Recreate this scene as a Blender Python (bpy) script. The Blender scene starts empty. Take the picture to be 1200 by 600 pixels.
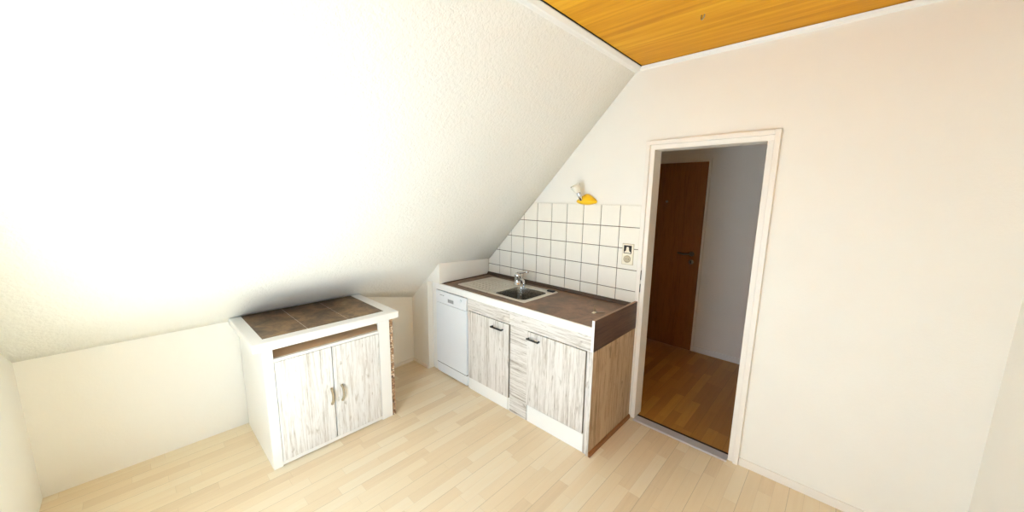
import bpy, bmesh, math, random
from mathutils import Vector, Matrix
random.seed(7)
sc = bpy.context.scene
COL = sc.collection

# ------------------------------------------------------------------ camera, light, exposure
cam_d = bpy.data.cameras.new('camera')
cam_d.sensor_fit = 'HORIZONTAL'; cam_d.sensor_width = 36.0
cam_d.lens = 36.0 * 418.307 / 1200.0
cam_d.clip_start = 0.02
cam = bpy.data.objects.new('camera', cam_d); COL.objects.link(cam)
cr = Vector((0.73100499, 0.68219274, 0.01564495))
cu = Vector((-0.12206562, 0.10817341, 0.9866096))
cf = Vector((-0.67136554, 0.72312625, -0.16234759))
cam.matrix_world = Matrix(((cr.x, cu.x, -cf.x, 2.62884), (cr.y, cu.y, -cf.y, -2.47296),
                           (cr.z, cu.z, -cf.z, 1.64487), (0, 0, 0, 1)))
sc.camera = cam

world = bpy.data.worlds.new('sky'); sc.world = world; world.use_nodes = True
bg = world.node_tree.nodes['Background']
bg.inputs[0].default_value = (0.80, 0.90, 1.0, 1); bg.inputs[1].default_value = 1.0

SUN_DIR = Vector((-0.25, 0.48, -1.0)).normalized()          # the way the sunlight travels
sun_d = bpy.data.lights.new('sun', 'SUN'); sun_d.energy = 225.0; sun_d.angle = math.radians(1.0)
sun_d.color = (0.64, 0.82, 1.0)
sun = bpy.data.objects.new('sun', sun_d); COL.objects.link(sun)
sun.rotation_euler = SUN_DIR.to_track_quat('-Z', 'Y').to_euler()
sun.location = (1.6, -6, 6)

# daylight of the balcony door in the wall behind the camera
win_d = bpy.data.lights.new('balcony_daylight', 'AREA'); win_d.shape = 'RECTANGLE'
win_d.size = 0.62; win_d.size_y = 1.55; win_d.energy = 74.0; win_d.color = (0.605, 0.795, 1.0)
win = bpy.data.objects.new('balcony_daylight', win_d); COL.objects.link(win)
win.location = (1.58, -3.02, 0.88); win.rotation_euler = (math.radians(90), 0, 0)

vs = sc.view_settings
sc.display_settings.display_device = 'sRGB'
vs.view_transform = 'Standard'; vs.look = 'None'; vs.gamma = 1.0; vs.use_curve_mapping = False
vs.exposure = -0.92
sc.cycles.use_denoising = True
sc.cycles.max_bounces = 12; sc.cycles.diffuse_bounces = 8
sc.cycles.caustics_reflective = False; sc.cycles.caustics_refractive = False

# ------------------------------------------------------------------ node helpers
def srgb(r, g, b):
    f = lambda c: (c / 255.0) / 12.92 if c <= 10 else ((c / 255.0 + 0.055) / 1.055) ** 2.4
    return (f(r), f(g), f(b), 1.0)

class NT:
    def __init__(self, name, rough=0.6, metal=0.0, col=(0.8, 0.8, 0.8, 1)):
        self.m = bpy.data.materials.new(name); self.m.use_nodes = True
        self.t = self.m.node_tree
        self.b = self.t.nodes['Principled BSDF']
        self.b.inputs['Roughness'].default_value = rough
        self.b.inputs['Metallic'].default_value = metal
        self.b.inputs['Base Color'].default_value = col
    def n(self, typ, **kw):
        nd = self.t.nodes.new(typ)
        for k, v in kw.items(): setattr(nd, k, v)
        return nd
    def l(self, a, b): self.t.links.new(a, b)
    def put(self, sock, v):
        if hasattr(v, 'is_output'): self.l(v, sock)
        else: sock.default_value = v
    def math(self, op, a, b=0.0, c=0.0):
        nd = self.n('ShaderNodeMath', operation=op)
        self.put(nd.inputs[0], a); self.put(nd.inputs[1], b); self.put(nd.inputs[2], c)
        return nd.outputs[0]
    def obj(self): return self.n('ShaderNodeTexCoord').outputs['Object']
    def mapping(self, v, scale=(1, 1, 1), loc=(0, 0, 0), rot=(0, 0, 0)):
        nd = self.n('ShaderNodeMapping'); self.l(v, nd.inputs[0])
        nd.inputs['Scale'].default_value = scale; nd.inputs['Location'].default_value = loc
        nd.inputs['Rotation'].default_value = rot
        return nd.outputs[0]
    def noise(self, v, scale=5.0, detail=4.0, rough=0.55, dist=0.0):
        nd = self.n('ShaderNodeTexNoise'); self.l(v, nd.inputs['Vector'])
        nd.inputs['Scale'].default_value = scale; nd.inputs['Detail'].default_value = detail
        nd.inputs['Roughness'].default_value = rough; nd.inputs['Distortion'].default_value = dist
        return nd.outputs['Fac']
    def ramp(self, f, stops):
        nd = self.n('ShaderNodeValToRGB'); self.l(f, nd.inputs[0])
        el = nd.color_ramp.elements
        while len(el) < len(stops): el.new(0.5)
        for e, (p, c) in zip(el, stops): e.position = p; e.color = c
        return nd.outputs[0]
    def mix(self, f, a, b, mode='MIX'):
        nd = self.n('ShaderNodeMix', data_type='RGBA', blend_type=mode)
        self.put(nd.inputs[0], f); self.put(nd.inputs[6], a); self.put(nd.inputs[7], b)
        return nd.outputs[2]
    def sep(self, v):
        nd = self.n('ShaderNodeSeparateXYZ'); self.l(v, nd.inputs[0]); return nd.outputs
    def comb(self, x=0.0, y=0.0, z=0.0):
        nd = self.n('ShaderNodeCombineXYZ')
        for s, v in zip(nd.inputs, (x, y, z)): self.put(s, v)
        return nd.outputs[0]
    def white(self, v):
        nd = self.n('ShaderNodeTexWhiteNoise', noise_dimensions='3D'); self.l(v, nd.inputs[0]); return nd.outputs['Value']
    def bump(self, h, strength=0.3, dist=0.002):
        nd = self.n('ShaderNodeBump'); self.l(h, nd.inputs['Height'])
        nd.inputs['Strength'].default_value = strength; nd.inputs['Distance'].default_value = dist
        self.l(nd.outputs[0], self.b.inputs['Normal'])
    def color(self, c): self.put(self.b.inputs['Base Color'], c)

def plain(name, c, rough=0.5, metal=0.0, var=0.04):
    t = NT(name, rough, metal)
    f = t.noise(t.obj(), 14.0, 3.0)
    d = tuple(x * (1 - var) for x in c[:3]) + (1,)
    t.color(t.ramp(f, [(0.3, d), (0.7, c)]))
    return t.m

def plaster(name, c, scale, strength, dist=0.004):
    t = NT(name, 0.9)
    o = t.obj()
    t.color(t.ramp(t.noise(o, 2.5, 3.0), [(0.3, tuple(x * 0.975 for x in c[:3]) + (1,)), (0.7, c)]))
    a = t.noise(o, scale, 3.0, 0.5)
    b = t.noise(o, scale * 2.6, 2.0, 0.5)
    t.bump(t.math('ADD', a, t.math('MULTIPLY', b, 0.5)), strength, dist)
    return t.m

def streak_wood(name, axis, dark, mid, light, density=1.0, seed=0.0, rough=0.55, knots=True):
    """weathered board decor; axis = direction of the grain"""
    t = NT(name, rough)
    o = t.obj()
    s1 = [75.0 * density] * 3; s1[axis] = 3.4
    s2 = [210.0 * density] * 3; s2[axis] = 13.0
    s3 = [14.0] * 3; s3[axis] = 0.25
    s4 = [38.0] * 3; s4[axis] = 11.0
    a = t.noise(t.mapping(o, tuple(s1), (seed, seed * 0.7, seed * 1.3)), 1.0, 5.0, 0.6, 0.4)
    b = t.noise(t.mapping(o, tuple(s2), (seed + 3, seed, seed)), 1.0, 4.0, 0.65, 0.2)
    c = t.noise(t.mapping(o, tuple(s3), (seed + 7, seed, seed)), 1.0, 1.0)
    f = t.math('ADD', t.math('ADD', t.math('MULTIPLY', a, 0.50), t.math('MULTIPLY', b, 0.32)), t.math('MULTIPLY', c, 0.18))
    col = t.ramp(f, [(0.35, dark), (0.44, mid), (0.53, light), (0.70, tuple(min(1, x * 1.06) for x in light[:3]) + (1,))])
    if knots:
        k = t.noise(t.mapping(o, tuple(s4), (seed + 1, seed + 2, seed)), 1.0, 2.0, 0.5, 0.6)
        col = t.mix(t.ramp(k, [(0.64, (0, 0, 0, 1)), (0.76, (.7, .7, .7, 1))]), col, dark)
    t.color(col)
    t.bump(b, 0.08, 0.001)
    return t.m

def strip_floor(name, stops, W=0.067, L=0.42, seed=0.0, rough=0.38):
    t = NT(name, rough)
    p = t.sep(t.obj())
    u = t.math('DIVIDE', t.math('ADD', p[0], seed), W)
    row = t.math('FLOOR', u)
    off = t.white(t.comb(row, 3.3 + seed, 0.0))
    v = t.math('ADD', t.math('DIVIDE', p[1], L), off)
    cell = t.math('FLOOR', v)
    r = t.white(t.comb(row, cell, 1.7 + seed))
    grain = t.noise(t.mapping(t.comb(t.math('ADD', p[0], t.math('MULTIPLY', r, 5.0)), p[1], r), (55, 3.0, 1)), 1.0, 5.0, 0.6, 0.5)
    f = t.math('ADD', t.math('MULTIPLY', r, 0.52), t.math('MULTIPLY', grain, 0.48))
    col = t.ramp(f, stops)
    fu = t.math('FRACT', u); fv = t.math('FRACT', v)
    e = t.math('MINIMUM', t.math('MULTIPLY', t.math('MINIMUM', fu, t.math('SUBTRACT', 1.0, fu)), W),
               t.math('MULTIPLY', t.math('MINIMUM', fv, t.math('SUBTRACT', 1.0, fv)), L))
    line = t.math('LESS_THAN', e, 0.0008)
    fb = t.math('FRACT', t.math('DIVIDE', u, 3.0))
    eb = t.math('MULTIPLY', t.math('MINIMUM', fb, t.math('SUBTRACT', 1.0, fb)), W * 3)
    line = t.math('MAXIMUM', t.math('MULTIPLY', line, 0.25), t.math('MULTIPLY', t.math('LESS_THAN', eb, 0.0011), 0.6))
    t.color(t.mix(line, col, tuple(x * 0.45 for x in stops[0][1][:3]) + (1,)))
    return t.m

# ------------------------------------------------------------------ materials
M = {}
M['slope'] = plaster('woodchip_white', srgb(244, 243, 238), 46.0, 0.6, 0.008)
M['wall'] = plaster('wallpaper_white', srgb(244, 241, 234), 90.0, 0.22, 0.003)
M['hallwall'] = plaster('hall_plaster', srgb(240, 230, 218), 90.0, 0.2, 0.003)
M['white'] = plain('white_lacquer', srgb(244, 243, 240), 0.4, 0, 0.01)
M['appliance'] = plain('white_enamel', srgb(238, 241, 245), 0.3, 0, 0.01)
M['frame'] = plain('door_frame_white', srgb(242, 236, 228), 0.45, 0, 0.02)
M['glaze'] = plain('glazed_tile', srgb(246, 242, 232), 0.18, 0, 0.02)
M['grout'] = plain('tile_grout', srgb(96, 76, 56), 0.95, 0, 0.15)
M['caulk'] = plain('white_joint', srgb(240, 236, 226), 0.8)
M['floor'] = strip_floor('maple_laminate', [(0.10, srgb(212, 190, 158)), (0.35, srgb(224, 204, 172)), (0.6, srgb(229, 212, 182)), (0.9, srgb(232, 220, 196))])
M['hallfloor'] = strip_floor('hall_laminate', [(0.10, srgb(154, 104, 44)), (0.40, srgb(170, 118, 52)), (0.65, srgb(182, 130, 60)), (0.9, srgb(196, 144, 72))], seed=2.2)
WD, WM, WL = srgb(134, 122, 110), srgb(190, 182, 174), srgb(222, 217, 212)
M['pine_v'] = streak_wood('whitewashed_pine_upright', 2, WD, WM, WL, 1.0, 0.3)
M['pine_v2'] = streak_wood('whitewashed_pine_upright_second', 2, WD, WM, WL, 1.0, 5.1)
M['pine_h'] = streak_wood('whitewashed_pine_level', 0, WD, WM, WL, 1.0, 2.7)
M['side'] = streak_wood('brown_streak_wood', 2, srgb(120, 96, 74), srgb(160, 132, 104), srgb(184, 158, 130), 0.9, 1.4)  # streaked wood in a browner tone than the cabinet fronts
M['oldpine'] = streak_wood('old_whitewashed_boards', 2, srgb(160, 150, 138), srgb(208, 204, 200), srgb(232, 231, 230), 0.8, 3.9)
M['splash'] = streak_wood('dark_brown_board', 1, srgb(48, 32, 25), srgb(70, 48, 38), srgb(88, 63, 50), 0.8, 0.9, 0.45, False)
M['topedge'] = plain('brown_edge', srgb(165, 135, 110), 0.5, 0, 0.2)
M['seal'] = plain('dark_seal', srgb(66, 46, 34), 0.45, 0, 0.2)
M['skirt'] = plain('brown_skirting', srgb(142, 92, 52), 0.5, 0, 0.15)
M['black'] = plain('matt_black', srgb(28, 26, 26), 0.45)
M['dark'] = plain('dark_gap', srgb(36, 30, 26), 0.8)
M['grey'] = plain('grey_plastic', srgb(150, 152, 156), 0.4)
M['edge'] = plain('grey_edge_band', srgb(128, 120, 110), 0.6, 0, 0.1)
t = NT('brushed_steel', 0.42, 0.75)
t.color(t.ramp(t.noise(t.mapping(t.obj(), (6, 160, 6)), 1.0, 3.0), [(0.3, srgb(206, 200, 190)), (0.7, srgb(228, 223, 214))])); M['steel'] = t.m
t = NT('bowl_steel', 0.24, 1.0)
t.color(t.ramp(t.noise(t.mapping(t.obj(), (4, 4, 90)), 1.0, 3.0), [(0.3, srgb(150, 146, 140)), (0.7, srgb(186, 182, 176))])); M['bowl'] = t.m
M['chrome'] = plain('chrome', srgb(214, 214, 216), 0.12, 1.0, 0.02)
M['alu'] = plain('aluminium', srgb(206, 204, 210), 0.5, 0.35, 0.05)
M['satin'] = plain('satin_metal', srgb(150, 142, 134), 0.32, 1.0, 0.05)
t = NT('rust_stone_worktop', 0.42)
o = t.obj()
f = t.math('ADD', t.math('MULTIPLY', t.noise(o, 3.2, 6.0, 0.62, 1.2), 0.7), t.math('MULTIPLY', t.noise(o, 28.0, 4.0, 0.6), 0.3))
t.color(t.ramp(f, [(0.34, srgb(72, 51, 37)), (0.48, srgb(100, 73, 53)), (0.58, srgb(124, 92, 68)), (0.70, srgb(146, 113, 86))]))
M['worktop'] = t.m
t = NT('slate_tile', 0.5)
o = t.obj()
f = t.math('ADD', t.math('MULTIPLY', t.noise(o, 6.0, 6.0, 0.6, 0.8), 0.75), t.math('MULTIPLY', t.noise(o, 40.0, 3.0, 0.6), 0.25))
t.color(t.ramp(f, [(0.34, srgb(70, 56, 46)), (0.48, srgb(106, 86, 66)), (0.60, srgb(138, 112, 82)), (0.72, srgb(160, 136, 106))]))
M['slate'] = t.m
t = NT('stone_mosaic', 0.8)
o = t.obj()
vn = t.n('ShaderNodeTexVoronoi'); t.l(t.mapping(o, (1, 1, 1)), vn.inputs['Vector']); vn.inputs['Scale'].default_value = 62.0
ve = t.n('ShaderNodeTexVoronoi', feature='DISTANCE_TO_EDGE'); t.l(t.mapping(o, (1, 1, 1)), ve.inputs['Vector']); ve.inputs['Scale'].default_value = 62.0
sp = t.n('ShaderNodeSeparateColor'); t.l(vn.outputs['Color'], sp.inputs[0])
c = t.ramp(sp.outputs[0], [(0.0, srgb(96, 66, 44)), (0.35, srgb(150, 112, 80)), (0.7, srgb(196, 162, 128)), (1.0, srgb(244, 228, 206))])
c = t.mix(t.ramp(ve.outputs['Distance'], [(0.02, (1, 1, 1, 1)), (0.09, (0, 0, 0, 1))]), c, srgb(70, 50, 36))
t.color(c); t.bump(ve.outputs['Distance'], 0.8, 0.006); M['mosaic'] = t.m
t = NT('ceiling_panel_wood', 0.6); t.b.inputs['Specular IOR Level'].default_value = 0.2
o = t.obj(); p = t.sep(o)
row = t.math('FLOOR', t.math('DIVIDE', p[1], 0.20))
rr = t.white(t.comb(row, 1.0, 0.0))
g = t.noise(t.mapping(t.comb(p[0], t.math('ADD', p[1], t.math('MULTIPLY', rr, 9.0)), p[2]), (1.6, 26, 1)), 1.0, 6.0, 0.6, 0.6)
c = t.ramp(t.math('ADD', t.math('MULTIPLY', g, 0.8), t.math('MULTIPLY', rr, 0.2)),
           [(0.3, srgb(178, 118, 10)), (0.5, srgb(198, 138, 20)), (0.68, srgb(212, 156, 34))])
fr = t.math('FRACT', t.math('DIVIDE', p[1], 0.20))
ln = t.math('LESS_THAN', fr, 0.012)
t.color(t.mix(t.math('MULTIPLY', ln, 0.35), c, srgb(120, 70, 20))); M['ceiling'] = t.m
M['doorwood'] = streak_wood('brown_door_veneer', 2, srgb(112, 62, 20), srgb(130, 76, 28), srgb(142, 86, 34), 0.8, 0.2, 0.45, False)
M['yellow'] = plain('yellow_lacquer', srgb(238, 188, 14), 0.3, 0, 0.12)
t = NT('frosted_glass', 0.45, 0, srgb(240, 236, 222)); t.b.inputs['Coat Weight'].default_value = 0.3
t.color(t.ramp(t.noise(t.obj(), 30.0), [(0.3, srgb(232, 228, 214)), (0.7, srgb(244, 241, 230))])); M['frost'] = t.m
M['plastic'] = plain('cream_plastic', srgb(244, 236, 216), 0.35, 0, 0.02)
M['plasticshade'] = plain('grey_socket', srgb(188, 176, 150), 0.4, 0, 0.05)
M['handlewood'] = plain('greyed_wood', srgb(158, 140, 112), 0.55, 0, 0.25)
M['beige'] = plain('beige_board', srgb(216, 184, 150), 0.6, 0, 0.06)

# ------------------------------------------------------------------ mesh helpers
def box(bm, x0, x1, y0, y1, z0, z1, bev=0.0, seg=2):
    r = bmesh.ops.create_cube(bm, size=1.0)
    vs_ = r['verts']
    for v in vs_:
        v.co = Vector((x0 + (v.co.x + .5) * (x1 - x0), y0 + (v.co.y + .5) * (y1 - y0), z0 + (v.co.z + .5) * (z1 - z0)))
    if bev:
        es = list({e for v in vs_ for e in v.link_edges})
        bmesh.ops.bevel(bm, geom=es, offset=bev, segments=seg, affect='EDGES', profile=0.5)
    return vs_

def prism(bm, poly, axis, a, b):
    """extrude a 2D polygon along axis from a to b (axis 1: poly is (x,z); axis 0: (y,z); axis 2: (x,y))"""
    def P(p, t):
        return {0: (t, p[0], p[1]), 1: (p[0], t, p[1]), 2: (p[0], p[1], t)}[axis]
    A = [bm.verts.new(P(p, a)) for p in poly]; B = [bm.verts.new(P(p, b)) for p in poly]
    fs = [bm.faces.new(A), bm.faces.new(B[::-1])]
    for i in range(len(poly)):
        j = (i + 1) % len(poly)
        fs.append(bm.faces.new((A[j], A[i], B[i], B[j])))
    bmesh.ops.recalc_face_normals(bm, faces=fs)
    return fs

def loft(bm, loops, close_first=False, close_last=False):
    """join equally long closed loops of points"""
    vl = [[bm.verts.new(p) for p in lp] for lp in loops]
    fs = []
    for a, b in zip(vl, vl[1:]):
        n = len(a)
        for i in range(n):
            j = (i + 1) % n
            fs.append(bm.faces.new((a[i], a[j], b[j], b[i])))
    if close_first: fs.append(bm.faces.new(vl[0][::-1]))
    if close_last: fs.append(bm.faces.new(vl[-1]))
    bmesh.ops.recalc_face_normals(bm, faces=fs)
    for f in fs: f.smooth = True
    return fs

def frame_of(d):
    d = d.normalized()
    a = Vector((0, 0, 1)) if abs(d.z) < 0.9 else Vector((1, 0, 0))
    u = d.cross(a).normalized(); return u, d.cross(u).normalized()

def tube(bm, pts, r, n=12, radii=None):
    pts = [Vector(p) for p in pts]
    loops = []; u = None
    for i, p in enumerate(pts):
        d = (pts[min(i + 1, len(pts) - 1)] - pts[max(i - 1, 0)]).normalized()
        if u is None: u, v = frame_of(d)
        else:
            u = (u - d * u.dot(d)).normalized(); v = d.cross(u).normalized()
        rr = radii[i] if radii else r
        loops.append([p + (u * math.cos(k * 2 * math.pi / n) + v * math.sin(k * 2 * math.pi / n)) * rr for k in range(n)])
    return loft(bm, loops, True, True)

def lathe(bm, origin, axis, prof, n=24, cap0=True, cap1=True):
    """prof = [(radius, distance along axis)]"""
    o = Vector(origin); d = Vector(axis).normalized(); u, v = frame_of(d)
    loops = [[o + d * h + (u * math.cos(k * 2 * math.pi / n) + v * math.sin(k * 2 * math.pi / n)) * max(r, 1e-5) for k in range(n)] for r, h in prof]
    return loft(bm, loops, cap0, cap1)

def rrect(x0, x1, y0, y1, r, z, n=6):
    pts = []
    for cx, cy, a0 in ((x1 - r, y1 - r, 0), (x0 + r, y1 - r, 90), (x0 + r, y0 + r, 180), (x1 - r, y0 + r, 270)):
        for k in range(n + 1):
            a = math.radians(a0 + 90.0 * k / n)
            pts.append((cx + r * math.cos(a), cy + r * math.sin(a), z))
    return pts

def bez(p0, p1, p2, n=10):
    p0, p1, p2 = map(Vector, (p0, p1, p2))
    return [p0 * (1 - t) ** 2 + p1 * 2 * t * (1 - t) + p2 * t * t for t in [i / n for i in range(n + 1)]]

BASE = {}
def part(name, bm, m, parent=None, label=None):
    """link a bmesh (in world coordinates) as ONE mesh object"""
    me = bpy.data.meshes.new(name)
    base = BASE.get(parent.name, Vector((0, 0, 0))) if parent else None
    if parent is None:
        xs = [v.co for v in bm.verts]
        base = Vector(((min(v.x for v in xs) + max(v.x for v in xs)) / 2, (min(v.y for v in xs) + max(v.y for v in xs)) / 2, min(v.z for v in xs)))
    bmesh.ops.translate(bm, verts=bm.verts[:], vec=-base)
    bm.to_mesh(me); bm.free()
    me.materials.append(m)
    o = bpy.data.objects.new(name, me); COL.objects.link(o)
    if parent: o.parent = parent
    else: o.location = base
    BASE[o.name] = base
    if label: o['label'] = label
    return o

def thing(name, base, label, cat, group=None):
    o = bpy.data.objects.new(name, None); COL.objects.link(o)
    o.empty_display_size = 0.05
    o.location = base; BASE[o.name] = Vector(base)
    o['label'] = label; o['category'] = cat
    if group: o['group'] = group
    return o

def tag(o, label, cat, group=None):
    o['label'] = label; o['category'] = cat
    if group: o['group'] = group
    return o

def structure(o, label, cat):
    o['kind'] = 'structure'; o['label'] = label; o['category'] = cat; return o

def NB(): return bmesh.new()

# ------------------------------------------------------------------ the setting
CZ = 2.526                         # flat ceiling height
YF = -2.95                         # wall behind the camera
XR = 3.20                          # right wall
DX0, DX1, DZ = 1.635, 2.26, 1.975  # doorway in the tiled wall
WT = 0.10                          # its thickness

def knee(y):                       # foot of the slope: x and z
    t_ = min(1.0, max(0.0, (-0.64 - y) / 0.56))
    return -0.41 + 0.05 * t_, 0.655 + 0.125 * t_

bm = NB(); box(bm, -0.55, XR + .1, YF - .15, 0.0, -0.08, 0.0)
structure(part('floor', bm, M['floor']), 'light maple strip laminate floor of the kitchen', 'floor')
bm = NB(); box(bm, 0.3, XR + .1, 0.0, 1.75, -0.08, -0.001)
structure(part('floor_hall', bm, M['hallfloor']), 'darker orange brown laminate floor of the hall behind the doorway', 'floor')
bm = NB(); box(bm, 1.47, XR + .1, YF - .15, 0.0, CZ, CZ + .08)
structure(part('ceiling', bm, M['ceiling']), 'orange wood panelled flat ceiling', 'ceiling')

# sloped ceiling: a bent sheet with thickness
bm = NB()
ys = [YF - .15, -2.4, -1.8, -1.2, -1.06, -0.92, -0.78, -0.64, -0.3, 0.10]
rows = []
for y in ys:
    kx, kz = knee(y)
    pr = [(kx, kz)]
    for s in (0.25, 0.5, 0.75): pr.append((kx + (0.02 - kx) * s, kz + (1.03 - kz) * s))
    pr += [(0.02, 1.03), (0.12, 1.122), (0.35, 1.358), (0.75, 1.768), (1.12, 2.148), (1.489, CZ), (1.53, CZ + .042)]
    rows.append([Vector((x, y, z)) for x, z in pr])
def sheet(bm, rows, shift):
    V = [[bm.verts.new(p + shift) for p in r] for r in rows]
    for i in range(len(V) - 1):
        for j in range(len(V[0]) - 1):
            f = bm.faces.new((V[i][j], V[i + 1][j], V[i + 1][j + 1], V[i][j + 1])); f.smooth = True
    return V
A = sheet(bm, rows, Vector((0, 0, 0))); B = sheet(bm, rows, Vector((-0.085, 0, 0.085)))
def rim(a, b):
    for i in range(len(a) - 1): bm.faces.new((a[i], a[i + 1], b[i + 1], b[i]))
rim(A[0], B[0]); rim(A[-1], B[-1]); rim([r[0] for r in A], [r[0] for r in B]); rim([r[-1] for r in A], [r[-1] for r in B])
bmesh.ops.recalc_face_normals(bm, faces=bm.faces[:])
structure(part('ceiling_slope', bm, M['slope']), 'white rough papered roof slope', 'sloped ceiling')

bm = NB()
for y0, y1 in ((-0.64, 0.0), (-1.2, -0.64), (YF - .15, -1.2)):
    (xa, za), (xb, zb) = knee(y0), knee(y1)
    V = [bm.verts.new(p) for p in ((xa, y0, 0), (xb, y1, 0), (xb - .12, y1, 0), (xa - .12, y0, 0),
                                   (xa, y0, za), (xb, y1, zb), (xb - .12, y1, zb), (xa - .12, y0, za))]
    for f in ((0, 1, 5, 4), (1, 2, 6, 5), (2, 3, 7, 6), (3, 0, 4, 7), (4, 5, 6, 7), (3, 2, 1, 0)): bm.faces.new([V[i] for i in f])
bmesh.ops.recalc_face_normals(bm, faces=bm.faces[:])
structure(part('wall_left', bm, M['wall']), 'low cream knee wall under the roof slope', 'wall')

# boxed-in end wall left of the kitchen run: low part, and the part above the worktop
bm = NB()
V = [(-0.42, 0.0), (-0.14, 0.0), (-0.14, 0.8725), (-0.165, 0.8725), (-0.42, 0.68)]
prism(bm, V, 1, -0.64, 0.0)
n0 = len(bm.verts)
yy = [(-0.64, 0.050), (0.0, 0.012)]
L = [[bm.verts.new((x, y, z)) for x, z in ((-0.165, 0.8726), (xf, 0.8726), (xf, 1.066 if y < -.3 else 1.025), (-0.165, 0.885))] for y, xf in yy]
for i in range(4):
    j = (i + 1) % 4
    bm.faces.new((L[0][i], L[0][j], L[1][j], L[1][i]))
bm.faces.new(L[0][::-1]); bm.faces.new(L[1])
bmesh.ops.recalc_face_normals(bm, faces=bm.faces[:])
structure(part('wall_niche', bm, M['wall']), 'white boxed-in wall end beside the dishwasher', 'wall')

bm = NB()
box(bm, -0.55, DX0 - .058, 0.0, WT, 0.0, CZ + .05)
box(bm, DX0 - .058, DX1 + .058, 0.0, WT, DZ + .058, CZ + .05)
box(bm, DX1 + .058, XR + .1, 0.0, WT, 0.0, CZ + .05)
structure(part('wall_back', bm, M['wall']), 'cream papered gable wall with the doorway and the tiles', 'wall')
bm = NB(); box(bm, XR, XR + .1, YF - .15, 0.0, 0.0, CZ + .05)
structure(part('wall_right', bm, M['wall']), 'bare cream wall on the right', 'wall')
# wall behind the camera with the balcony door opening
bm = NB()
OX0, OX1, OZ0, OZ1 = 1.20, 2.20, 0.06, 2.14
box(bm, -0.55, OX0, YF - .12, YF, 0.0, CZ + .05); box(bm, OX1, XR + .1, YF - .12, YF, 0.0, CZ + .05)
box(bm, OX0, OX1, YF - .12, YF, OZ1, CZ + .05); box(bm, OX0, OX1, YF - .12, YF, 0.0, OZ0)
structure(part('wall_front', bm, M['wall']), 'cream wall with the balcony door opening', 'wall')
bm = NB()
for x0, x1, z0, z1 in ((OX0, OX0 + .06, OZ0, OZ1), (OX1 - .06, OX1, OZ0, OZ1), (OX0, OX1, OZ0, OZ0 + .06), (OX0, OX1, OZ1 - .06, OZ1)):
    box(bm, x0, x1, YF - .10, YF - .04, z0, z1, .004)
structure(part('window_1', bm, M['white']), 'white frame of the balcony door', 'window')

# hall behind the doorway
HY = 1.63
bm = NB()
box(bm, 0.3, 0.62, HY, HY + .1, 0.0, 2.5); box(bm, 1.57, XR + .1, HY, HY + .1, 0.0, 2.5)
box(bm, 0.62, 1.57, HY, HY + .1, 2.07, 2.5)
structure(part('wall_hall', bm, M['hallwall']), 'dim pale wall at the far side of the hall', 'wall')
bm = NB(); box(bm, 0.3, 0.4, WT, HY, 0.0, 2.5); structure(part('wall_hall_left', bm, M['hallwall']), 'left wall of the hall', 'wall')
bm = NB(); box(bm, XR, XR + .1, WT, HY, 0.0, 2.5); structure(part('wall_hall_right', bm, M['hallwall']), 'right wall of the hall', 'wall')
bm = NB(); box(bm, 0.3, XR + .1, WT, HY + .1, 2.5, 2.58); structure(part('ceiling_hall', bm, M['hallwall']), 'ceiling of the hall', 'ceiling')

# hall door with its parts
d = thing('door_1', (1.10, HY, 0), 'brown wooden door closed at the far side of the hall', 'door'); d['kind'] = 'structure'
bm = NB(); box(bm, 0.675, 1.542, HY - .02, HY + .03, 0.006, 2.035, .003); part('door_leaf', bm, M['doorwood'], d)
bm = NB()
box(bm, 0.622, 0.672, HY - .012, HY + .06, 0, 2.068); box(bm, 1.545, 1.568, HY - .012, HY + .06, 0, 2.068); box(bm, 0.672, 1.545, HY - .012, HY + .06, 2.038, 2.068)
part('door_frame', bm, M['hallwall'], d, 'pale painted door frame')
bm = NB()
hx, hz = 1.465, 1.075
lathe(bm, (hx, HY - .0205, hz), (0, -1, 0), [(0.026, 0), (0.026, 0.006), (0.012, 0.010), (0.010, 0.045)])
tube(bm, [(hx, HY - .062, hz), (hx - .03, HY - .068, hz), (hx - .07, HY - .068, hz - .004), (hx - .13, HY - .066, hz + .004)], 0.0095, 12)
part('door_handle', bm, M['satin'], d, 'satin metal lever handle')
bm = NB(); lathe(bm, (hx + .002, HY - .0205, hz - .085), (0, -1, 0), [(0.026, 0), (0.026, 0.007), (0.022, 0.009)])
e = part('key_rosette', bm, M['satin'], d, 'satin metal key rosette')
bm = NB(); box(bm, hx - .002, hx + .006, HY - .0315, HY - .0297, hz - .103, hz - .072); part('keyhole', bm, M['dark'], e)
bm = NB(); lathe(bm, (1.16, HY - .0205, 1.625), (0, -1, 0), [(0.013, 0), (0.013, 0.004), (0.006, 0.006)]); part('peephole', bm, M['satin'], d)

bm = NB(); box(bm, 1.570, 2.9, HY - .014, HY - .001, 0.0, 0.06, .002)
structure(part('baseboard_hall', bm, M['frame']), 'pale baseboard beside the hall door', 'baseboard')

# doorway frame, threshold, strike plate
tr = thing('trim_1', (DX0 - .03, 0, 0), 'white painted door frame of the open doorway', 'door frame'); tr['kind'] = 'structure'
for nm, sx in (('jamb', -1), ('jamb', 1)):
    bm = NB()
    e0 = DX0 if sx < 0 else DX1
    xx = lambda a, b: (min(e0 + sx * a, e0 + sx * b), max(e0 + sx * a, e0 + sx * b))
    a, b = xx(0.030, 0.058); box(bm, a, b, -0.022, WT + .012, 0.0, DZ + .058, .002)
    a, b = xx(0.0, 0.030); box(bm, a, b, -0.008, WT + .012, 0.0, DZ, .002)
    j = part('jamb', bm, M['frame'], tr)
    if sx < 0:
        bm = NB()
        box(bm, DX0 - .0300, DX0 - .0285, -0.0195, -0.0085, 1.075, 1.145); box(bm, DX0 - .0300, DX0 - .0285, -0.0195, -0.0085, 0.985, 1.045)
        part('latch_slots', bm, M['black'], j, 'two black latch slots')
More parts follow.
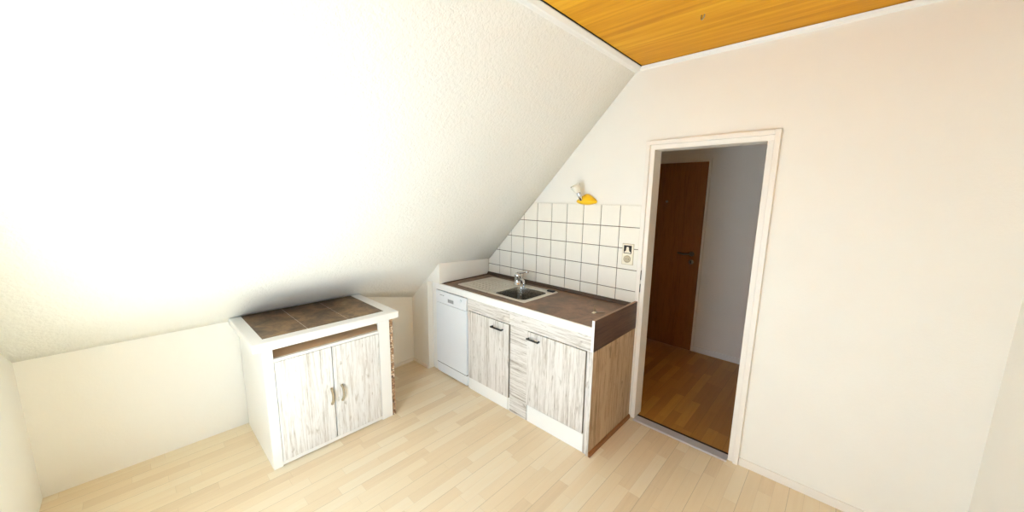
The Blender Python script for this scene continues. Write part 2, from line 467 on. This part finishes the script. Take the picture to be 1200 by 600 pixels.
bm = NB(); box(bm, DX0 - .030, DX1 + .030, -0.022, WT + .012, DZ + .030, DZ + .058, .002); box(bm, DX0 - .030, DX1 + .030, -0.008, WT + .012, DZ, DZ + .030, .002)
part('head_jamb', bm, M['frame'], tr)
bm = NB()
prism(bm, [(-0.040, 0.0), (-0.030, 0.006), (0.036, 0.006), (0.042, 0.0)], 0, DX0 + .001, DX1 - .001)
o = part('trim_2', bm, M['alu']); structure(o, 'aluminium threshold strip on the floor in the doorway', 'threshold')
bm = NB(); box(bm, DX0 + .001, DX1 - .001, 0.0425, 0.060, -0.0005, 0.003)
o = part('trim_3', bm, M['dark']); structure(o, 'dark joint behind the threshold strip', 'threshold')

# cornice strips, baseboards
bm = NB()
prism(bm, [(1.482, CZ - .003), (1.457, CZ - .029), (1.460, CZ - .035), (1.466, CZ - .034), (1.476, CZ - .026), (1.480, CZ - .029), (1.488, CZ - .026), (1.503, CZ - .010), (1.5045, CZ - .001)], 1, YF, -0.001)
structure(part('trim_4', bm, M['white']), 'white moulding along the top of the roof slope', 'moulding')
bm = NB(); prism(bm, [(0.0, CZ - .026), (-0.018, CZ - .020), (-0.024, CZ - .004), (0.0, CZ - .004)], 0, 1.47, XR)
structure(part('trim_5', bm, M['white']), 'white moulding between tiled wall and ceiling', 'moulding')
bm = NB(); prism(bm, [(1.5050, CZ - .006), (1.508, CZ - .006), (1.508, CZ - .0005), (1.5050, CZ - .0005)], 1, YF, -0.025)
structure(part('trim_6', bm, M['dark']), 'dark joint beside the slope moulding', 'joint')
bm = NB(); box(bm, -0.41, -0.142, -0.653, -0.6405, 0.0, 0.028, .003)
structure(part('baseboard_niche', bm, M['frame']), 'low white baseboard at the boxed-in wall end', 'baseboard')
bm = NB()
V = [(-0.409, -0.655), (-0.397, -0.655), (-0.349, -1.2), (-0.349, -1.6), (-0.36, -1.6), (-0.36, -1.2)]
prism(bm, V, 2, 0.0, 0.028)
structure(part('baseboard_left', bm, M['frame']), 'low white baseboard at the knee wall', 'baseboard')
bm = NB(); box(bm, DX1 + .06, XR, -0.013, -0.0005, 0.0, 0.05, .003)
structure(part('baseboard_back', bm, M['frame']), 'white baseboard right of the doorway', 'baseboard')

# ------------------------------------------------------------------ tile backsplash
TS = 0.155; TX1 = 1.571; TZ1 = 1.599; TZ0 = 0.872
def clip(poly, a, b, c):             # keep a*x + b*z <= c
    out = []
    for i in range(len(poly)):
        p, q = poly[i], poly[(i + 1) % len(poly)]
        fp, fq = a * p[0] + b * p[1] - c, a * q[0] + b * q[1] - c
        if fp <= 0: out.append(p)
        if fp * fq < 0:
            s = fp / (fp - fq); out.append((p[0] + (q[0] - p[0]) * s, p[1] + (q[1] - p[1]) * s))
    return out
def clip_slope(poly, m=0.0):
    poly = clip(poly, -1.025, 1.0, 1.00 - m)       # below the slope  z <= 1.025 x + 1.00
    return clip(poly, -1.0, 0.0, -0.014 - m)
bs = thing('tile_backsplash', (0.8, -0.004, TZ0), 'white square tile backsplash with brown grout above the brown worktop', 'backsplash')
bm = NB()
prism(bm, clip_slope([(0.0, TZ0), (TX1, TZ0), (TX1, TZ1), (0.0, TZ1)]), 1, -0.0065, -0.0005)
part('grout', bm, M['grout'], bs, 'brown grout joints')
bm = NB()
for i in range(11):
    for j in range(5):
        g = 0.0025
        x0, x1 = TX1 - (i + 1) * TS + g, TX1 - i * TS - (g if i else 0.0)
        z1, z0 = TZ1 - j * TS - (g if j else 0.0), max(TZ1 - (j + 1) * TS + g, TZ0)
        pl = clip_slope([(x0, z0), (x1, z0), (x1, z1), (x0, z1)], 0.004)
        if len(pl) < 3: continue
        cx = sum(p[0] for p in pl) / len(pl); cz = sum(p[1] for p in pl) / len(pl)
        ins = [(p[0] + (cx - p[0]) * .012, p[1] + (cz - p[1]) * .012) for p in pl]
        lp = [[(p[0], -0.006, p[1]) for p in pl], [(p[0], -0.0095, p[1]) for p in pl], [(p[0], -0.0105, p[1]) for p in ins]]
        vl = [[bm.verts.new(q) for q in l] for l in lp]
        for a, b in zip(vl, vl[1:]):
            for k in range(len(a)):
                bm.faces.new((a[k], a[(k + 1) % len(a)], b[(k + 1) % len(a)], b[k]))
        bm.faces.new(vl[-1]); bm.faces.new(vl[0][::-1])
bmesh.ops.recalc_face_normals(bm, faces=bm.faces[:])
part('glazed_tiles', bm, M['glaze'], bs)
bm = NB(); box(bm, 0.60, TX1, -0.0112, -0.0005, TZ1 + .0005, TZ1 + .006); box(bm, TX1 + .0005, TX1 + .006, -0.0112, -0.0005, TZ0 + .05, TZ1 + .006)
part('edge_strip', bm, M['caulk'], bs)

# ------------------------------------------------------------------ kitchen run
def bar_handle(door, x0, x1, y, z):
    bm = NB()
    box(bm, x0, x1, y - .028, y - .018, z - .006, z + .006, .0025)
    for x in (x0 + .008, x1 - .008): box(bm, x - .005, x + .005, y - .020, y - .0003, z - .005, z + .005, .0015)
    return part('handle', bm, M['black'], door, 'black bar handle')

# dishwasher
dw = thing('dishwasher', (0.17, -0.33, 0), 'narrow white dishwasher at the left end of the kitchen run', 'dishwasher')
bm = NB(); box(bm, -0.045, 0.388, -0.59, -0.06, 0.012, 0.805, .003); part('body', bm, M['appliance'], dw)
bm = NB(); box(bm, -0.044, 0.387, -0.614, -0.5905, 0.108, 0.688, .004); part('door', bm, M['appliance'], dw)
bm = NB(); box(bm, -0.044, 0.387, -0.614, -0.5905, 0.691, 0.803, .004); cp = part('control_panel', bm, M['appliance'], dw)
bm = NB(); box(bm, 0.135, 0.215, -0.6155, -0.6142, 0.715, 0.745, .0006); part('grip_recess', bm, M['grey'], cp, 'grey grip recess')
bm = NB(); lathe(bm, (0.315, -0.6142, 0.765), (0, -1, 0), [(0.012, 0), (0.012, 0.008), (0.009, 0.010)], 16); part('dial', bm, M['appliance'], cp)
bm = NB()
for k in range(3): box(bm, 0.02 + k * .022, 0.034 + k * .022, -0.6158, -0.6142, 0.762, 0.768)
part('button', bm, M['grey'], cp)
bm = NB(); box(bm, -0.044, 0.387, -0.608, -0.5905, 0.012, 0.102, .003); part('kick_plate', bm, M['appliance'], dw)
bm = NB(); box(bm, -0.043, 0.386, -0.6095, -0.5905, 0.1022, 0.1078); part('shadow_gap', bm, M['dark'], dw, 'dark strip for the shade above the kick plate')  # solid dark strip, paints the shade in the gap under the door
for x in (-.02, .36):
    for y in (-.56, -.1):
        bm = NB(); lathe(bm, (x, y, 0.0), (0, 0, 1), [(0.016, 0), (0.016, .008), (.008, .0122)], 12); part('foot', bm, M['dark'], dw)
bm = NB(); box(bm, -0.138, -0.048, -0.585, -0.565, 0.0, 0.8715, .002)
tag(part('filler_panel', bm, M['white']), 'narrow white filler panel left of the dishwasher', 'panel')

# cabinet under the sink
def carcass(bm, x0, x1, zt=0.812):
    box(bm, x0, x0 + .016, -0.598, -0.03, 0.0, zt); box(bm, x1 - .016, x1, -0.598, -0.03, 0.0, zt)
    box(bm, x0 + .016, x1 - .016, -0.598, -0.03, 0.108, 0.124); box(bm, x0 + .016, x1 - .016, -0.042, -0.03, 0.124, zt)
c1 = thing('sink_cabinet', (0.64, -0.33, 0), 'whitewashed wood base cabinet under the steel sink', 'cabinet')
bm = NB(); carcass(bm, 0.393, 0.886); part('body', bm, M['white'], c1)
bm = NB(); box(bm, 0.412, 0.8855, -0.6170, -0.5985, 0.112, 0.703, .0018)
dr = part('door', bm, M['pine_v'], c1)
bm = NB(); box(bm, 0.8857, 0.8867, -0.6165, -0.5990, 0.113, 0.702); part('edge_band', bm, M['edge'], dr, 'grey door edge')
bar_handle(dr, 0.705, 0.832, -0.617, 0.650)
bm = NB(); box(bm, 0.404, 0.886, -0.6120, -0.5985, 0.708, 0.8125, .001); part('fascia', bm, M['pine_h'], c1)
bm = NB(); box(bm, 0.416, 0.868, -0.603, -0.5985, 0.0, 0.104, .001); part('plinth', bm, M['white'], c1, 'white plinth')

fp = NB(); box(fp, 0.8885, 1.0615, -0.6035, -0.585, 0.0, 0.7055, .001)
tag(part('spacer_panel', fp, M['pine_h']), 'whitewashed panel with level grain between the two cabinet doors', 'panel')

c2 = thing('base_cabinet', (1.32, -0.33, 0), 'whitewashed wood base cabinet at the doorway end of the kitchen run', 'cabinet')
bm = NB(); carcass(bm, 1.064, 1.5795); part('body', bm, M['white'], c2)
bm = NB(); box(bm, 1.0655, 1.5455, -0.6170, -0.5985, 0.140, 0.703, .0018)
dr = part('door', bm, M['pine_v2'], c2)
bm = NB(); box(bm, 1.5457, 1.5467, -0.6165, -0.5990, 0.141, 0.702); part('edge_band', bm, M['edge'], dr, 'grey door edge')
bar_handle(dr, 1.050 + .025, 1.185, -0.617, 0.657)
bm = NB(); box(bm, 0.8865, 1.5795, -0.6120, -0.5985, 0.708, 0.8125, .001); part('fascia', bm, M['pine_h'], c2)
bm = NB(); box(bm, 1.070, 1.547, -0.603, -0.5985, 0.0, 0.128, .001); part('plinth', bm, M['white'], c2, 'white plinth')
bm = NB(); box(bm, 1.5485, 1.5795, -0.6060, -0.5985, 0.0, 0.7065, .001); part('corner_post', bm, M['pine_v'], c2)

ep = thing('end_panel', (1.59, -0.32, 0), 'brown wood end panel facing the doorway', 'panel')
bm = NB(); box(bm, 1.5805, 1.597, -0.6130, -0.024, 0.001, 0.712, .001); part('board', bm, M['side'], ep)
bm = NB(); box(bm, 1.5805, 1.5965, -0.6150, -0.6132, 0.001, 0.712); part('front_edging', bm, M['pine_v2'], ep, 'whitewashed front edging')
bm = NB(); prism(bm, [(1.5975, 0.0), (1.611, 0.0), (1.609, 0.020), (1.602, 0.028), (1.5975, 0.028)], 1, -0.615, -0.024); part('floor_strip', bm, M['skirt'], ep, 'brown floor strip')

sb = thing('side_splash_board', (1.59, -0.32, .714), 'dark brown splash board closing the right end of the worktop', 'splash board')
bm = NB(); box(bm, 1.5815, 1.5985, -0.6180, -0.0125, 0.7140, 0.914, .0008); part('board', bm, M['splash'], sb)
bm = NB(); box(bm, 1.5812, 1.5988, -0.6205, -0.6182, 0.7140, 0.915, .0005); part('front_edging', bm, M['white'], sb, 'white front edging')
bm = NB(); box(bm, 1.5815, 1.5985, -0.6180, -0.0125, 0.9143, 0.9158); part('top_edging', bm, M['topedge'], sb, 'light brown top edging')

wt = thing('worktop', (0.78, -0.3, 0.814), 'brown rust stone worktop with white front edge', 'worktop')
bm = NB()
ZT = 0.869
HX0, HX1, HY0, HY1 = 0.575, 0.925, -0.510, -0.160
box(bm, -0.045, HX0, -0.612, -0.012, 0.8145, ZT); box(bm, HX1, 1.5805, -0.612, -0.012, 0.8145, ZT)
box(bm, HX0, HX1, -0.612, HY0, 0.8145, ZT); box(bm, HX0, HX1, HY1, -0.012, 0.8145, ZT)
part('slab', bm, M['worktop'], wt)
bm = NB()
prism(bm, [(-0.6122, 0.8145), (-0.6225, 0.8145), (-0.6245, 0.8175), (-0.6245, 0.865), (-0.6225, 0.869), (-0.6190, 0.8698), (-0.6122, 0.8698)], 0, -0.045, 1.5805)
part('front_edge', bm, M['white'], wt, 'white front edge')
bm = NB(); prism(bm, [(-0.0125, ZT + .0003), (-0.032, ZT + .0003), (-0.031, ZT + .008), (-0.018, ZT + .024), (-0.0125, ZT + .026)], 0, 0.02, 1.5805)
part('wall_seal', bm, M['seal'], wt, 'dark brown wall seal strip')
bm = NB(); box(bm, 0.040, 0.048, -0.59, -0.035, ZT + .0003, ZT + .006); part('end_seal', bm, M['seal'], wt, 'dark brown seal strip')

# ------------------------------------------------------------------ sink and tap
sk = thing('sink', (0.56, -0.31, ZT), 'stainless steel sink with drainer set into the worktop', 'sink')
S0, S1, SY0, SY1 = 0.165, 0.955, -0.530, -0.092
bm = NB()
o1 = rrect(0.548, S1, SY0, SY1, 0.012, ZT + .0006); o2 = rrect(0.551, S1 - .003, SY0 + .003, SY1 - .003, 0.012, ZT + .0045)
i1 = rrect(0.588, 0.915, -0.500, -0.172, 0.05, ZT + .0045); i2 = rrect(0.592, 0.911, -0.496, -0.176, 0.048, ZT + .001)
loft(bm, [o1, o2, i1, i2]); part('rim', bm, M['steel'], sk)
bm = NB()
lp = [i2]
for dz, ins, r in ((-0.02, .003, .047), (-0.09, .008, .045), (-0.13, .014, .045), (-0.146, .028, .042), (-0.150, .05, .04), (-0.153, .09, .03), (-0.156, .12, .02)):
    lp.append(rrect(0.592 + ins, 0.911 - ins, -0.496 + ins, -0.176 - ins, r, ZT + dz))
loft(bm, lp, False, True); bw = part('bowl', bm, M['bowl'], sk)
bm = NB(); lathe(bm, (0.7515, -0.336, ZT - .1555), (0, 0, 1), [(0.036, 0), (0.036, .003), (0.028, .004), (.02, .001)], 24); part('drain', bm, M['chrome'], bw)
bm = NB()
d1 = rrect(S0, 0.5475, SY0, SY1, 0.012, ZT + .0006); d2 = rrect(S0 + .003, 0.5450, SY0 + .003, SY1 - .003, 0.012, ZT + .0055)
d3 = rrect(S0 + .03, 0.530, SY0 + .04, SY1 - .075, 0.03, ZT + .0055); d4 = rrect(S0 + .036, 0.524, SY0 + .046, SY1 - .081, 0.028, ZT + .0012)
loft(bm, [d1, d2, d3, d4], False, True)
for k in range(7):
    y = -0.455 + k * .042
    tube(bm, [(0.235, y, ZT + .0010), (0.25, y, ZT + .0026), (0.48, y, ZT + .0026), (0.50, y, ZT + .0010)], 0.004, 8)
part('drainer', bm, M['steel'], sk)
bm = NB(); box(bm, 0.874, 0.938, -0.150, -0.112, ZT + .0046, ZT + .018, .005); part('drain_knob', bm, M['black'], sk, 'black drain knob')

fa = thing('faucet', (0.545, -0.150, ZT + .0046), 'chrome single lever tap standing at the back of the sink', 'tap')
fx, fy, fz = 0.545, -0.150, ZT + .0050
bm = NB(); lathe(bm, (fx, fy, fz), (0, 0, 1), [(0.034, 0), (0.034, .006), (.029, .010), (.028, .066), (.030, .070), (.030, .096), (.022, .106)], 24); part('body', bm, M['chrome'], fa)
bm = NB()
tube(bm, [Vector((fx + .018, fy - .004, fz + .040)), Vector((fx + .06, fy - .03, fz + .062)), Vector((fx + .10, fy - .055, fz + .072)), Vector((fx + .135, fy - .075, fz + .068)), Vector((fx + .148, fy - .083, fz + .052)), Vector((fx + .150, fy - .084, fz + .030))], 0.0105, 14)
sp_ = part('spout', bm, M['chrome'], fa)
bm = NB(); lathe(bm, (fx + .150, fy - .084, fz + .0295), (0, 0, -1), [(0.0125, 0), (0.0125, .012), (.009, .013)], 16); part('aerator', bm, M['chrome'], sp_)
bm = NB()
tube(bm, [(fx, fy, fz + .100), (fx + .03, fy + .002, fz + .112), (fx + .085, fy + .006, fz + .126), (fx + .118, fy + .008, fz + .128)], 0.008, 12, [0.014, 0.010, 0.0075, 0.006])
part('lever', bm, M['chrome'], fa)

# small thing left on the worktop
cl = thing('loose_hook', (1.44, -0.345, ZT), 'tiny metal hook lying on the bare right part of the worktop', 'hook')
bm = NB(); box(bm, 1.432, 1.452, -0.372, -0.338, ZT + .0003, ZT + .006, .002); part('base_plate', bm, M['plastic'], cl)
bm = NB(); tube(bm, [(1.440, -0.340, ZT + .005), (1.430, -0.330, ZT + .016), (1.420, -0.322, ZT + .034), (1.424, -0.318, ZT + .042)], 0.004, 8, [.007, .006, .003, .003]); part('prong', bm, M['handlewood'], cl)
bm = NB(); tube(bm, [(1.448, -0.345, ZT + .004), (1.475, -0.318, ZT + .004), (1.492, -0.300, ZT + .004)], 0.003, 8); part('pin', bm, M['satin'], cl)

# ------------------------------------------------------------------ tiled counter cabinet on the left
CB = thing('counter_cabinet', (0.0, -1.65, 0), 'low white cabinet with brown tiled top under the roof slope', 'cabinet')
Y0, Y1, XF, XB = -2.035, -1.262, 0.300, -0.335
bm = NB()
box(bm, XF - .02, XF, Y1 - .081, Y1, 0.0, 0.762, .002)                   # stiles of the front
box(bm, XF - .02, XF, Y0, Y0 + .05, 0.0, 0.762, .002)
box(bm, XF - .02, XF, Y0 + .05, Y1 - .081, 0.753, 0.762)
box(bm, XB, XF - .02, Y1 - .03, Y1, 0.0, 0.762); box(bm, XB, XF - .02, Y0, Y0 + .03, 0.0, 0.762)
box(bm, XB, XB + .012, Y0 + .03, Y1 - .03, 0.03, 0.69)
part('body', bm, M['white'], CB)
bm = NB(); box(bm, XF - .024, XF + .001, Y0 + .051, Y1 - .082, 0.676, 0.694, .001); part('shelf_edge', bm, M['white'], CB)
bm = NB(); box(bm, XB + .02, XF - .025, Y0 + .031, Y1 - .031, 0.678, 0.694); part('shelf', bm, M['beige'], CB, 'beige shelf in the open slot')
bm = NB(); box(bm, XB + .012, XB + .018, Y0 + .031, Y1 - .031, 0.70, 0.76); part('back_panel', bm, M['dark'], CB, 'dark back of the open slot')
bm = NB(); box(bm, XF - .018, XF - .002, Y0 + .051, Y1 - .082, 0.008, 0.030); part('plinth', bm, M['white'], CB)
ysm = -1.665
bm = NB(); box(bm, XF - .030, XF - .0225, Y0 + .0505, Y1 - .0815, 0.031, 0.674); part('gap_shade_panel', bm, M['dark'], CB, 'dark sheet for the shade behind the door gaps')  # added dark sheet, its colour stands in for shade inside the cabinet
for (a, b, hy) in ((ysm + .0028, Y1 - .0845, ysm + .048), (Y0 + .0525, ysm - .0028, ysm - .020)):
    bm = NB(); box(bm, XF - .017, XF + .002, a, b, 0.033, 0.673, .0015)
    dr = part('door', bm, M['oldpine'], CB)
    bm = NB()
    tube(bm, bez((XF + .003, hy, 0.395), (XF + .055, hy, 0.34), (XF + .003, hy, 0.283), 12), 0.007, 10, [0.0085, .008, .0075, .007, .0068, .0068, .0068, .0068, .0068, .007, .0075, .008, .0085])
    part('handle', bm, M['handlewood'], dr, 'curved greyed wood handle')
bm = NB()
box(bm, XB, 0.330, Y0 - .05, -1.200, 0.766, 0.815, .006, 3)
ct = part('countertop', bm, M['white'], CB, 'white tiled counter edge')
k = 0
for (a, b) in ((-1.5285, -1.279), (-1.7795, -1.5305), (-2.02, -1.7815)):
    bm = NB(); box(bm, -0.305, 0.255, a, b, 0.8145, 0.8162, .0006); part('tile', bm, M['slate'], ct, 'brown stone tile')
bm = NB(); box(bm, XB + .02, XF - .004, Y1 + .0005, Y1 + .028, 0.0, 0.764)
me_ = part('stone_cladding', bm, M['mosaic'], CB, 'brown pebble mosaic on the side')

# ------------------------------------------------------------------ wall lamp
wl = thing('wall_lamp', (1.12, -0.001, 1.60), 'yellow wall spot lamp with frosted glass shade above the tiles', 'lamp')
bm = NB()
cx, cz = 1.130, 1.622
lps = []
N = 32
for s, dy in ((1.0, 0.0), (1.0, 0.010), (0.96, 0.024), (0.82, 0.038), (0.58, 0.048), (0.30, 0.053)):
    lp = []
    for k in range(N):
        a = 2 * math.pi * k / N
        x = math.cos(a) * 0.088; z = math.sin(a) * 0.044
        z = z * 0.62 if z < 0 else 0.062 * max(0.0, 1 - abs(x - 0.006) / (0.094 if x < 0.006 else 0.084)) ** 0.72
        lp.append((cx + x * s, -0.0015 - dy, cz + z * s))
    lps.append(lp)
loft(bm, lps, True, True)
part('wall_base', bm, M['yellow'], wl)
p0 = Vector((1.105, -0.046, 1.634)); ax = Vector((-0.26, -0.40, 0.88)).normalized()
bm = NB(); lathe(bm, p0, ax, [(0.010, -0.006), (0.017, 0.0), (0.016, 0.062), (0.013, 0.066)], 20); part('lamp_holder', bm, M['chrome'], wl, 'chrome lamp holder')
bm = NB(); lathe(bm, p0 + ax * .064, ax, [(0.018, 0.0), (0.024, 0.008), (0.030, 0.026), (0.037, 0.048), (0.041, 0.060), (0.038, 0.060), (0.034, 0.048), (0.027, 0.026), (0.020, 0.010), (0.0, 0.007)], 24, True, True)
part('lamp_shade', bm, M['frost'], wl, 'frosted glass shade')

# ------------------------------------------------------------------ switch and socket
sw = thing('wall_socket', (1.496, -0.0108, 1.174), 'double frame with light switch above a power socket on the tiles', 'socket')
bm = NB(); box(bm, 1.456, 1.537, -0.0185, -0.0108, 1.174, 1.322, .003); part('cover_frame', bm, M['plastic'], sw)
bm = NB(); box(bm, 1.4525, 1.5405, -0.0135, -0.0107, 1.1705, 1.3255, .001); part('gasket', bm, M['plasticshade'], sw, 'grey rim around the frame')
bm = NB(); box(bm, 1.467, 1.526, -0.0215, -0.0186, 1.254, 1.313, .001); rk = part('rocker', bm, M['dark'], sw, 'black switch rocker with pale bell mark')
bm = NB()
bell = [(-.024, -.024), (.024, -.024), (.023, -.017), (.013, -.010), (.010, .002), (.010, .012), (.006, .019), (0, .021), (-.006, .019), (-.010, .012), (-.010, .002), (-.013, -.010), (-.023, -.017)]
prism(bm, [(1.497 + x, 1.283 + z) for x, z in bell], 1, -0.0224, -0.0216); part('bell_mark', bm, M['plastic'], rk, 'pale bell mark')
bm = NB(); lathe(bm, (1.497, -0.0186, 1.213), (0, -1, 0), [(0.027, 0), (0.027, .004), (.0235, .005), (.021, .0015), (0.0, .0008)], 28); sk2 = part('socket_insert', bm, M['plasticshade'], sw, 'round power socket insert')
bm = NB()
for x in (-.009, .009): lathe(bm, (1.497 + x, -0.0193, 1.213), (0, -1, 0), [(0.003, 0), (0.003, .0008)], 10)
part('pin_holes', bm, M['dark'], sk2)

# ------------------------------------------------------------------ ceiling hook at the photo's right edge
bm = NB()
HKX, HKY = 2.0, -0.48
tube(bm, [(HKX, HKY, CZ - .0005), (HKX, HKY, CZ - .018), (HKX + .008, HKY - .012, CZ - .028), (HKX + .020, HKY - .026, CZ - .024), (HKX + .024, HKY - .032, CZ - .014)], 0.003, 8)
tag(part('ceiling_hook', bm, M['satin']), 'small metal hook in the wooden ceiling above the doorway', 'hook')
